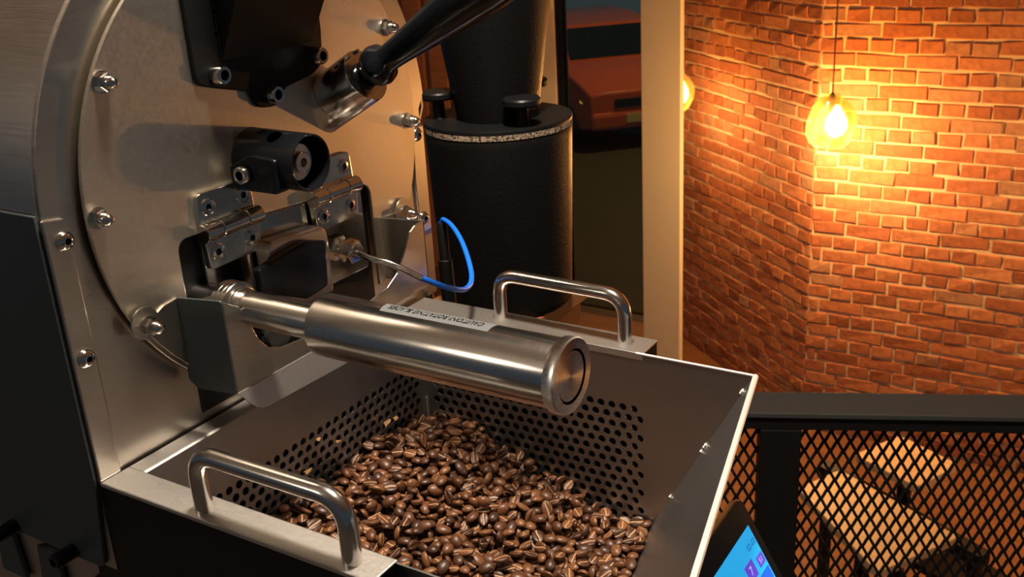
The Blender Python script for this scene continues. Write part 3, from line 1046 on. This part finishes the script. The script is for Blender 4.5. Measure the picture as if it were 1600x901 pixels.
# flanged rails
def rail(y0, y1, inner_first, xa, xb):
    m = MB()
    t = 0.0018
    m.box(xa, xb, y0, y1, Z0 - t + 0.001, Z0 + 0.001)
    yi, yo = (y1, y0) if inner_first else (y0, y1)
    m.box(xa, xb, min(yi, yi + (t if not inner_first else -t)), max(yi, yi + (t if not inner_first else -t)), Z0 - 0.006, Z0 + 0.001)
    m.box(xa, xb, min(yo, yo + (t if inner_first else -t)), max(yo, yo + (t if inner_first else -t)), Z0 - 0.0022, Z0 + 0.001)
    return m


nr = cp(rail(-0.2212, YN + 0.0004, True, 0.0028, 0.2580), 'rail', 'steel_rim', bevel=0.0008)
fr_ = cp(rail(YF - 0.0004, 0.1830, False, 0.0050, 0.2690), 'rail', 'steel_rim', bevel=0.0008)
cp(MB().box(0.0028, XL - 0.0035, YN, YF, Z0 - 0.0012, Z0 + 0.0006).prism(arc(XL - 0.0035, Z0 - 0.0029, 0.0035, 90, 0, 5) + arc(XL - 0.0035, Z0 - 0.0029, 0.0018, 0, 90, 5), 1, YN, YF), 'rear_flange', 'steel_rim', smooth=40)
cp(MB().box(0.2640, 0.2685, YF + 0.0015, 0.1815, Z0 - 0.026, Z0 - 0.0012), 'end_piece', 'black_satin', bevel=0.0006)  # black block painted for the shade inside the open rail channel
cp(MB().box(0.2535, 0.2575, -0.2195, YN - 0.0018, Z0 - 0.020, Z0 - 0.0012), 'end_piece', 'black_satin', bevel=0.0006)  # likewise the dark of the near channel as a black block


def bow(xa, xb, y0, y1, h, r):
    c = 0.021
    z = Z0 + 0.0005
    pts = [(xa, y0, z)] + [(xa, y0, z + h - c)]
    pts += [tuple(p) for p in bez((xa, y0, z + h - c), (xa, y0, z + h), (xa + c, y0 + (y1 - y0) * c / (xb - xa), z + h), 10)][1:]
    pts += [tuple(p) for p in bez((xb - c, y1 - (y1 - y0) * c / (xb - xa), z + h), (xb, y1, z + h), (xb, y1, z + h - c), 10)]
    pts += [(xb, y1, z)]
    return MB().tube(pts, r, 24)


cp(bow(0.1010, 0.2335, -0.2105, -0.2100, 0.0460, 0.0066), 'handle', 'steel_tube', smooth=60)
cp(bow(0.1080, 0.2445, 0.1690, 0.1640, 0.0460, 0.0066), 'handle', 'steel_tube', smooth=60)
# ================================================================== COFFEE BEANS
def bean_data(seed):
    rr = random.Random(seed)
    la, wb_, ht = 0.0062 * rr.uniform(.9, 1.1), 0.0047 * rr.uniform(.92, 1.06), 0.0036 * rr.uniform(.9, 1.1)
    nu, nv = 16, 9
    vs, fs, mi = [], [], []
    gw = rr.uniform(.10, .15)
    wig = rr.uniform(-.10, .10)
    rows = []
    for j in range(1, nv):
        ph = math.pi * j / nv
        row = []
        for i in range(nu):
            th = 2 * math.pi * (i + .5) / nu
            x = math.cos(ph)
            y = math.sin(ph) * math.cos(th)
            z = math.sin(ph) * math.sin(th)
            yy = y
            if z < 0:
                z = -abs(z) ** 0.55 * 0.42
            row.append(len(vs))
            vs.append([x * la, y * wb_ * (1 + .08 * x), z * ht])
        rows.append(row)
    p0 = len(vs)
    vs.append([la, 0, -0.1 * ht])
    vs.append([-la, 0, -0.1 * ht])
    for j in range(len(rows) - 1):
        for i in range(nu):
            i2 = (i + 1) % nu
            fs.append((rows[j][i], rows[j + 1][i], rows[j + 1][i2], rows[j][i2]))
            mi.append(1 if i == 11 else 0)          # narrow strip on the flat face
    for i in range(nu):
        fs.append((p0, rows[0][i], rows[0][(i + 1) % nu]))
        fs.append((p0 + 1, rows[-1][(i + 1) % nu], rows[-1][i]))
        mi += [0, 0]
    # pull the strip edges together and sink them: the crease
    for row in rows:
        for i in (11, 12):
            v = vs[row[i]]
            v[1] = (0.00055 if i == 12 else -0.00055) + wig * 0.006 * math.sin(v[0] * 420)
            v[2] *= 0.62
        for i in (10, 13):
            v = vs[row[i]]
            v[1] = (0.0013 if i == 13 else -0.0013) * (1 if abs(v[0]) < la * .8 else .6) + wig * 0.006 * math.sin(v[0] * 420)
            v[2] *= 1.12
    return vs, fs, mi


BEANS = []
for k in range(7):
    vs, fs, mi = bean_data(k)
    mb = MB()
    mb.v, mb.f, mb.mi = [tuple(v) for v in vs], fs, mi
    BEANS.append((mb.mesh('coffee_bean', ['bean_roast', 'bean_crease'], 60), vs, fs, mi))


def pile_h(x, y):
    h = -0.2835 - 0.40 * np.maximum(0, x - 0.085) - 0.010 * np.clip((y - 0.05) / 0.1, 0, 1) ** 1.5
    h -= 0.02 * np.clip((-0.10 - y) / 0.09, 0, 1)
    return h + 0.003 * np.sin(x * 55 + 1) * np.sin(y * 47)


rng = np.random.default_rng(5)
NB = 1950
px = rng.uniform(0.028, 0.335, NB)
py = rng.uniform(-0.185, 0.142, NB)
pz = pile_h(px, py) - rng.uniform(0.0, 0.022, NB)
BR = 0.0050
for it in range(70):
    P = np.stack([px, py, pz], 1)
    d = P[:, None, :] - P[None, :, :]
    d2 = (d ** 2).sum(2)
    np.fill_diagonal(d2, 1)
    near = d2 < (2 * BR) ** 2
    dist = np.sqrt(d2) + 1e-9
    push = np.where(near, (2 * BR - dist) / dist * 0.28, 0.0)
    mv = (push[:, :, None] * d).sum(1)
    px += mv[:, 0]
    py += mv[:, 1]
    pz += mv[:, 2] - 0.0002
    px = np.maximum(px, XL + 0.0052)
    py = np.clip(py, YN + 0.0055, YF - 0.0058)
    rx = 0.372 + (0.143 - py) * 0.2045 + (pz - Z0) * 0.535
    px = np.minimum(px, rx - 0.0062)
    hh_ = pile_h(px, py)
    pz = np.clip(pz, hh_ - 0.020, hh_ + 0.003)
# which beans show: uncovered from the camera and inside the frame
cm = np.array(cam.matrix_world)
rel = (np.stack([px, py, pz], 1) - cm[:3, 3]) @ cm[:3, :3]
ix = 800 + 1606 * rel[:, 0] / -rel[:, 2]
iy = 450.5 - 1606 * rel[:, 1] / -rel[:, 2]
depth = -rel[:, 2]
cover = np.zeros(NB)
for i in range(NB):
    m = (np.abs(ix - ix[i]) < 9) & (np.abs(iy - iy[i]) < 8) & (depth < depth[i] - 0.003)
    cover[i] = m.sum()
inframe = (ix > 330) & (ix < 1015) & (iy > 625) & (iy < 912)
near_rail = iy > 745 + (ix - 325) * 0.343 + 70
score = cover * 0.02 + depth * 0.3 + (~inframe) * 10
order = np.argsort(score)
single = set(order[:300].tolist())
pile = MB()
for i in range(NB):
    rr = random.Random(1000 + i)
    k = rr.randrange(7)
    style = rr.random()
    yaw = rr.uniform(0, 2 * math.pi)
    if style < 0.42:
        e = (math.pi + rr.gauss(0, .42), rr.gauss(0, .30))     # crease up
    elif style < 0.80:
        e = (rr.gauss(0, .40), rr.gauss(0, .30))               # back up
    else:
        e = (rr.choice((-1, 1)) * math.pi / 2 + rr.gauss(0, .35), rr.gauss(0, .4))
    sc_ = rr.uniform(.94, 1.18)
    M = Matrix.Translation((px[i], py[i], pz[i])) @ Matrix.Rotation(yaw, 4, 'Z') @ Matrix.Rotation(e[1], 4, 'Y') @ Matrix.Rotation(e[0], 4, 'X') @ Matrix.Scale(sc_, 4)
    me, vs, fs, mi = BEANS[k]
    if i in single:
        o = bpy.data.objects.new('coffee_bean', me)
        COL.objects.link(o)
        o.matrix_world = M
        pose = 'lying crease side up' if style < .42 else 'lying rounded back up' if style < .80 else 'tipped on its edge'
        size = 'small' if sc_ < 1.02 else 'large' if sc_ > 1.10 else 'medium'
        if px[i] < 0.050:
            where = 'beside the perforated wall next to the roaster'
        elif py[i] > 0.118:
            where = 'beside the perforated wall with the long rail'
        elif px[i] > right_x(py[i], pz[i]) - 0.035:
            where = 'beside the sloping pouring wall'
        else:
            where = 'out in the open heap'
        lab = size + ' roasted coffee bean ' + pose + ' ' + where
        tag(o, lab, 'coffee bean', 'roasted coffee beans in the cooling tray')
    else:
        o0 = len(pile.v)
        pile.v += [tuple(M @ Vector(v)) for v in vs]
        pile.f += [tuple(q + o0 for q in f) for f in fs]
        pile.mi += mi
po = pile.build('coffee_bean_pile', ['bean_roast_pile', 'bean_crease'], smooth=60, fix=False)
tag(po, 'rest of the roasted brown coffee beans heaped in the steel tray', 'coffee beans', kind='stuff')

# tan chaff flakes clinging to the perforated wall and the beans
for (x, y, z, s, ry) in ((0.027, -0.0385, -0.2755, 1.2, .3), (0.026, -0.018, -0.2535, .8, 1.0), (0.030, 0.072, -0.2800, 1.3, .7), (0.032, 0.083, -0.2795, 1.0, .4), (0.027, 0.006, -0.2680, .8, 1.2)):
    rr = random.Random(int(y * 1e4))
    vs = []
    for i in range(9):
        a = 2 * math.pi * i / 9
        r = 0.0034 * s * rr.uniform(.45, 1.05)
        vs.append((r * 1.4 * math.cos(a), r * .8 * math.sin(a), 0.0016 * s * math.cos(2 * a) + rr.uniform(-.0005, .0005)))
    n9 = len(vs)
    vs += [(x_, y_, z_ - 0.0005) for x_, y_, z_ in vs]
    o = MB().add(vs, [tuple(range(n9)), tuple(range(2 * n9 - 1, n9 - 1, -1))] + [(i, (i + 1) % n9, n9 + (i + 1) % n9, n9 + i) for i in range(n9)]).build('chaff_flake', 'chaff_tan', smooth=60)
    o.matrix_world = Matrix.Translation((x, y, z)) @ Matrix.Rotation(1.4, 4, 'Z') @ Matrix.Rotation(ry, 4, 'X')
    tag(o, 'tan papery chaff flake caught between beans and perforated wall', 'chaff', 'chaff flakes by the perforated wall')

# ================================================================== CHAFF CYCLONE BEHIND THE ROASTER
CA = Vector((-0.050, 0.430, -0.292))
cy = thing('chaff_cyclone', 'black textured cyclone chaff collector with cone on a round lidded can', 'chaff collector', CA)


def up(prof, name, mat, parent, n=64, smooth=35, caps=(True, True)):
    return MB().lathe(prof, (0, 0, 0), (0, 0, 1), n, *caps).build(name, mat, parent, smooth=smooth)


ZT = -0.066 - CA.z
up([(0.0, .0780), (0.004, .0815), (0.010, .0825), (ZT - 0.012, .0893), (ZT - 0.003, .0897), (ZT, .0885)], 'can', 'black_powder', cy)
up([(ZT, .0902), (ZT + 0.0062, .0902)], 'gasket', 'gasket_fibre', cy)
up([(ZT + 0.0062, .0900), (ZT + 0.0095, .0905), (ZT + 0.0112, .0897), (ZT + 0.0115, .0400)], 'lid', 'black_satin', cy)
up([(ZT + 0.0112, .0495), (ZT + 0.13, .0670), (ZT + 0.42, .1080), (ZT + 0.60, .1090)], 'cone', 'black_powder', cy)
for ang in (326, 206, 86):
    a = math.radians(ang)
    ox, oy = 0.0715 * math.cos(a), 0.0715 * math.sin(a)
    k = MB().lathe([(ZT + 0.0115, .0085), (ZT + 0.0130, .0075), (ZT + 0.034, .0075), (ZT + 0.0345, .0200), (ZT + 0.0370, .0222), (ZT + 0.0420, .0222), (ZT + 0.0440, .0205), (ZT + 0.0445, .0080), (ZT + 0.0455, .0040)], (ox, oy, 0), (0, 0, 1), 28).build('clamp_knob', 'black_satin', cy, smooth=35)
st_ = thing('wooden_stand', 'orange-brown wooden stand carrying the black chaff cyclone', 'stand', (CA.x, CA.y, MEZZ))
H = CA.z - MEZZ
MB().box(-0.090, 0.072, -0.075, 0.085, H - 0.020, H).build('top_board', 'wood_brown', st_, bevel=0.002)
MB().box(-0.082, 0.064, -0.067, 0.077, 0, H - 0.020).build('cabinet_body', 'wood_orange', st_, bevel=0.002)

# ================================================================== CONTROL TABLET BELOW THE POURING WALL
TU = Vector((0.497, 0, -0.868)).normalized()       # down the sloping face
TY = Vector((0, 1, 0))
TN = TY.cross(TU) * -1
TN = Vector((0.868, 0, 0.497))
T0 = Vector((0.3780, 0.1010, -0.2800))              # top far corner of the glass
tabM = Matrix(((TY.x, -TU.x, TN.x, T0.x), (TY.y, -TU.y, TN.y, T0.y), (TY.z, -TU.z, TN.z, T0.z), (0, 0, 0, 1)))
tt = thing('control_tablet', 'black control tablet with lit blue screen below the pouring wall of the tray', 'tablet')
tt.matrix_world = tabM
W_, HH = 0.215, 0.145
MB().prism(rounded([(-W_, -HH), (0.0, -HH), (0.0, 0.0), (-W_, 0.0)], 0.010, 6), 2, -0.0075, -0.0006).build('case', 'steel_sheet', tt, bevel=0.0012)
MB().prism(rounded([(-W_ + .001, -HH + .001), (-0.001, -HH + .001), (-0.001, -0.001), (-W_ + .001, -0.001)], 0.0095, 6), 2, -0.0006, 0.0002).build('bezel', 'black_gloss', tt)
sc = MB().box(-W_ + 0.018, -0.0105, -HH + 0.022, -0.0225, 0.0002, 0.0004).build('screen', 'screen_blue', tt)
sc['label'] = 'lit cyan blue screen with dark digits and purple icons'
for (x0, x1, y0, y1, mt) in ((-0.0460, -0.0300, -0.0560, -0.0420, 'screen_purple'), (-0.0240, -0.0120, -0.0550, -0.0460, 'screen_purple'), (-0.0300, -0.0120, -0.0700, -0.0590, 'screen_deep_blue'), (-0.085, -0.060, -0.0700, -0.0420, 'screen_deep_blue')):
    MB().box(x0, x1, y0, y1, 0.0004, 0.0005).build('icon', mt, sc)
for body, x, y, s, mt in (('02-03', -0.0205, -0.0350, 0.0072, 'screen_ink'), ('S1', -0.0180, -0.0505, 0.0070, 'screen_pale'), ('7', -0.0380, -0.0490, 0.0100, 'screen_pale')):
    me = text_mesh('screen_lettering', body, s, mt)
    o = bpy.data.objects.new('screen_lettering', me)
    COL.objects.link(o)
    o.parent = sc
    o.location = (x, y, 0.0006)
MB().box(-0.14, -0.08, -0.12, -0.06, -0.022, -0.0075).build('mount', 'black_satin', tt, bevel=0.002)
MB().box(-0.13, -0.09, -0.20, -0.10, -0.045, -0.0225 + 0.001).build('mount_arm', 'black_satin', tt, bevel=0.002)

# ================================================================== MESH RAILING
ZR = -0.62
rl = thing('railing', 'black steel railing with flat top rail and expanded metal mesh', 'railing', (R0.x, R0.y, MEZZ))
rl.rotation_euler = (0, 0, math.atan2(RU.y, RU.x))   # local x along the rail, local -y towards the machine
HR = ZR - MEZZ
MB().box(-1.30, 3.2, -0.078, 0.0, HR - 0.010, HR).build('top_rail', 'rail_paint', rl, bevel=0.002)
MB().box(-1.30, 3.2, -0.072, -0.010, HR - 0.034, HR - 0.010).build('under_rail', 'black_paint', rl, bevel=0.002)
for x0 in (0.004, -1.05, 1.06, 2.12):
    MB().box(x0, x0 + 0.066, -0.074, -0.012, 0.0, HR - 0.034).build('post', 'black_paint', rl, bevel=0.002)
MB().box(-1.30, 3.2, -0.060, -0.020, 0.05, 0.09).build('bottom_rail', 'black_paint', rl, bevel=0.002)


def mesh_panel(x0, x1, z0, z1, sw=0.0212, lw=0.0375, st=0.0048):
    m = MB()
    nx = math.ceil((x1 - x0) / sw)
    nz = int((z1 - z0) / (lw / 2))
    y = -0.040
    t = 0.0013
    # wavy strands: each level zig-zags between bond points
    for j in range(nz + 1):
        zc = z1 - j * lw / 2
        for i in range(nx * 2):
            xa, xb = x0 + i * sw / 2, x0 + (i + 1) * sw / 2
            up_a = ((i + j) % 2 == 0)
            za, zb = (zc + (0 if up_a else -lw / 2)), (zc + (-lw / 2 if up_a else 0))
            if max(za, zb) > z1 + 1e-6 or min(za, zb) < z0 - 1e-6:
                continue
            d = Vector((xb - xa, 0, zb - za)).normalized()
            n_ = Vector((-d.z, 0, d.x)) * (st / 2)
            A, Bv = Vector((xa, y, za)), Vector((xb, y, zb))
            sgn = 1 if up_a else -1
            ya = Vector((0, 0.0022 * sgn, 0))
            p = [A + n_, A - n_, Bv - n_, Bv + n_]
            vs = [q + Vector((0, -t, 0)) + (ya if k in (0, 1) else -ya) for k, q in enumerate(p)] + [q + Vector((0, t, 0)) + (ya if k in (0, 1) else -ya) for k, q in enumerate(p)]
            m.add(vs, [(0, 1, 2, 3), (7, 6, 5, 4), (0, 3, 7, 4), (1, 5, 6, 2)])
    return m.build('expanded_mesh', 'black_paint', rl, fix=False)


mesh_panel(0.070, 1.06, HR - 0.62, HR - 0.034)
mesh_panel(-0.984, 0.004, HR - 0.62, HR - 0.034)

# ================================================================== LOWER LEVEL: TABLES, CHAIRS
def table(corners, label):
    """corners of the top at its height, near to far"""
    zt = corners[0][2]
    c = Vector((sum(p[0] for p in corners) / 4, sum(p[1] for p in corners) / 4, GROUND))
    t = thing('cafe_table', label, 'table', c, 'pale tables on the lower level')
    pl = rounded([(p[0] - c.x, p[1] - c.y) for p in corners], 0.035, 5)
    MB().prism(pl, 2, zt - GROUND - 0.035, zt - GROUND).build('table_top', 'wood_pale', t, bevel=0.004)
    MB().lathe([(0.02, .035), (zt - GROUND - 0.035, .03)], (0, 0, 0), (0, 0, 1), 20).build('pedestal', 'black_paint', t, smooth=40)
    MB().lathe([(0, .15), (0.012, .145), (0.025, .05)], (0, 0, 0), (0, 0, 1), 28).build('foot', 'black_paint', t, smooth=40)
    return t


TZ = GROUND + 0.75
def on_top(x, y):      # a point given at height -2.05 slid along its view line to the table height
    k = (TZ - 0.1954) / (-2.05 - 0.1954)
    return (0.6211 + (x - 0.6211) * k, -0.6109 + (y + 0.6109) * k, TZ)


table([on_top(-.345, 2.90), on_top(.055, 2.50), on_top(.262, 2.84), on_top(-.235, 3.11)], 'larger pale wooden cafe table below the railing, nearer to it')
table([on_top(-.215, 3.25), on_top(.065, 3.11), on_top(.175, 3.355), on_top(-.085, 3.495)], 'pale wooden cafe table standing between dark bench and brick wall')
bn = thing('bench', 'long low dark bench between the two pale tables', 'bench', (on_top(0.03, 3.03)[0] - .03, on_top(0.03, 3.03)[1] + .06, GROUND))
bn.rotation_euler = (0, 0, math.atan2(-0.27, 0.50))
MB().box(-.42, .42, -.035, .035, .60, .66).build('back_rail', 'black_paint', bn, bevel=0.004)
MB().box(-.46, .42, -.02, .22, .42, .45).build('seat', 'black_paint', bn, bevel=0.004)
for x in (-.40, .36):
    MB().box(x, x + .04, -.02, .02, 0, .64).build('leg', 'black_paint', bn)

# ================================================================== CAR IN THE STREET
cr = thing('car', 'orange-red car parked in the dark street behind the window', 'car', (-6.25, 12.70, GROUND))
cr.rotation_euler = (0, 0, math.atan2(-0.70, 0.71))   # local +x is the car's front
# stations along the car: (x, half width, floor, beltline, roof half width, roof height)
S = [(-2.0, .80, .45, .92, .70, .95), (-1.9, .84, .30, .98, .66, 1.20), (-1.2, .87, .25, .98, .64, 1.47), (-0.2, .87, .25, .97, .64, 1.49), (0.45, .87, .25, .96, .66, 1.42), (1.05, .87, .25, .96, .74, 1.02), (1.25, .86, .25, .95, .72, .98), (1.75, .82, .26, .86, .62, .89), (1.98, .72, .32, .72, .50, .74)]
ring = []
m = MB()
for (x, hw, zf, zb, rw, zr) in S:
    ring.append([(x, -hw * .92, zf), (x, -hw, (zf + zb) * .5), (x, -hw * .98, zb), (x, -rw, zr), (x, rw, zr), (x, hw * .98, zb), (x, hw, (zf + zb) * .5), (x, hw * .92, zf)])
vs = [p for r_ in ring for p in r_]
fs = []
for i in range(len(S) - 1):
    for k in range(8):
        fs.append((i * 8 + k, i * 8 + (k + 1) % 8, (i + 1) * 8 + (k + 1) % 8, (i + 1) * 8 + k))
fs += [tuple(range(7, -1, -1)), tuple(range(len(vs) - 8, len(vs)))]
m.add(vs, fs)
cb = m.build('body', 'car_orange', cr, smooth=25, bevel=0.02)


def patch(ps, name, mat):
    c = sum((Vector(p) for p in ps), Vector()) / len(ps)
    nrm = (Vector(ps[1]) - Vector(ps[0])).cross(Vector(ps[2]) - Vector(ps[0])).normalized()
    if nrm.dot(c - Vector((0, 0, .9))) < 0:
        nrm = -nrm
    n_ = len(ps)
    a = [Vector(p) - nrm * .01 for p in ps]
    b = [Vector(p) + nrm * .012 for p in ps]
    return MB().add(a + b, [tuple(range(n_)), tuple(range(2 * n_ - 1, n_ - 1, -1))] + [(i, (i + 1) % n_, n_ + (i + 1) % n_, n_ + i) for i in range(n_)]).build(name, mat, cr)


patch([(.50, -.60, 1.38), (.50, .60, 1.38), (1.02, .68, 1.04), (1.02, -.68, 1.04)], 'windscreen', 'car_window')
for s in (-1, 1):
    patch([(.40, s * .68, 1.37), (.95, s * .76, 1.04), (.95, s * .80, 1.00), (-.25, s * .835, 1.01), (-.25, s * .675, 1.40)], 'side_window', 'car_window')
    patch([(-.32, s * .835, 1.01), (-1.3, s * .83, 1.02), (-1.2, s * .685, 1.38), (-.32, s * .675, 1.40)], 'side_window', 'car_window')
    MB().hexa([(1.80, s * .45, .62), (1.97, s * .40, .60), (1.97, s * .70, .60), (1.80, s * .80, .62)], [(1.72, s * .45, .78), (1.88, s * .42, .73), (1.86, s * .70, .73), (1.72, s * .80, .78)]).build('headlight', 'headlight_glow', cr)
    MB().box(.80, .92, s * .86, s * 1.02, .96, 1.08) .build('wing_mirror', 'car_orange', cr, bevel=0.02)
    for x in (-1.25, 1.28):
        MB().lathe([(-.10, .24), (-.10, .31), (-.08, .325), (.08, .325), (.10, .31), (.10, .24), (.09, .05)], (x, s * .78, .325), (0, 1, 0), 28).build('wheel', 'black_rubber', cr, smooth=35)
MB().box(1.86, 2.03, -.72, .72, .28, .50).build('bumper', 'car_orange', cr, bevel=0.05)
MB().box(1.95, 2.005, -.40, .40, .55, .66).build('grille', 'black_paint', cr, bevel=0.01)
MB().box(2.02, 2.04, -.26, .26, .36, .47).build('number_plate', 'plate_yellow', cr)
# unseen street lamp, added to light the car from above
sl = thing('street_lamp', 'unseen tall street lamp added to light the parked car', 'lamp', (-2.6, 10.6, GROUND))
MB().lathe([(0, .06), (4.6, .035)], (0, 0, 0), (0, 0, 1), 16).build('pole', 'black_paint', sl, smooth=40)
MB().tube([(0, 0, 4.55), (-.5, .3, 4.75), (-.9, .5, 4.75)], .03, 10).build('arm', 'black_paint', sl, smooth=40)
MB().box(-1.15, -.75, .4, .6, 4.70, 4.78).build('head', 'black_paint', sl, bevel=0.02)
ld = bpy.data.lights.new('street_lamp_light', 'POINT')
ld.energy = 270
ld.color = (1.0, 0.62, 0.25)
ld.shadow_soft_size = 0.1
lo_ = bpy.data.objects.new('street_lamp_light', ld)
COL.objects.link(lo_)
lo_.parent = sl
lo_.location = (-.95, .5, 4.6)
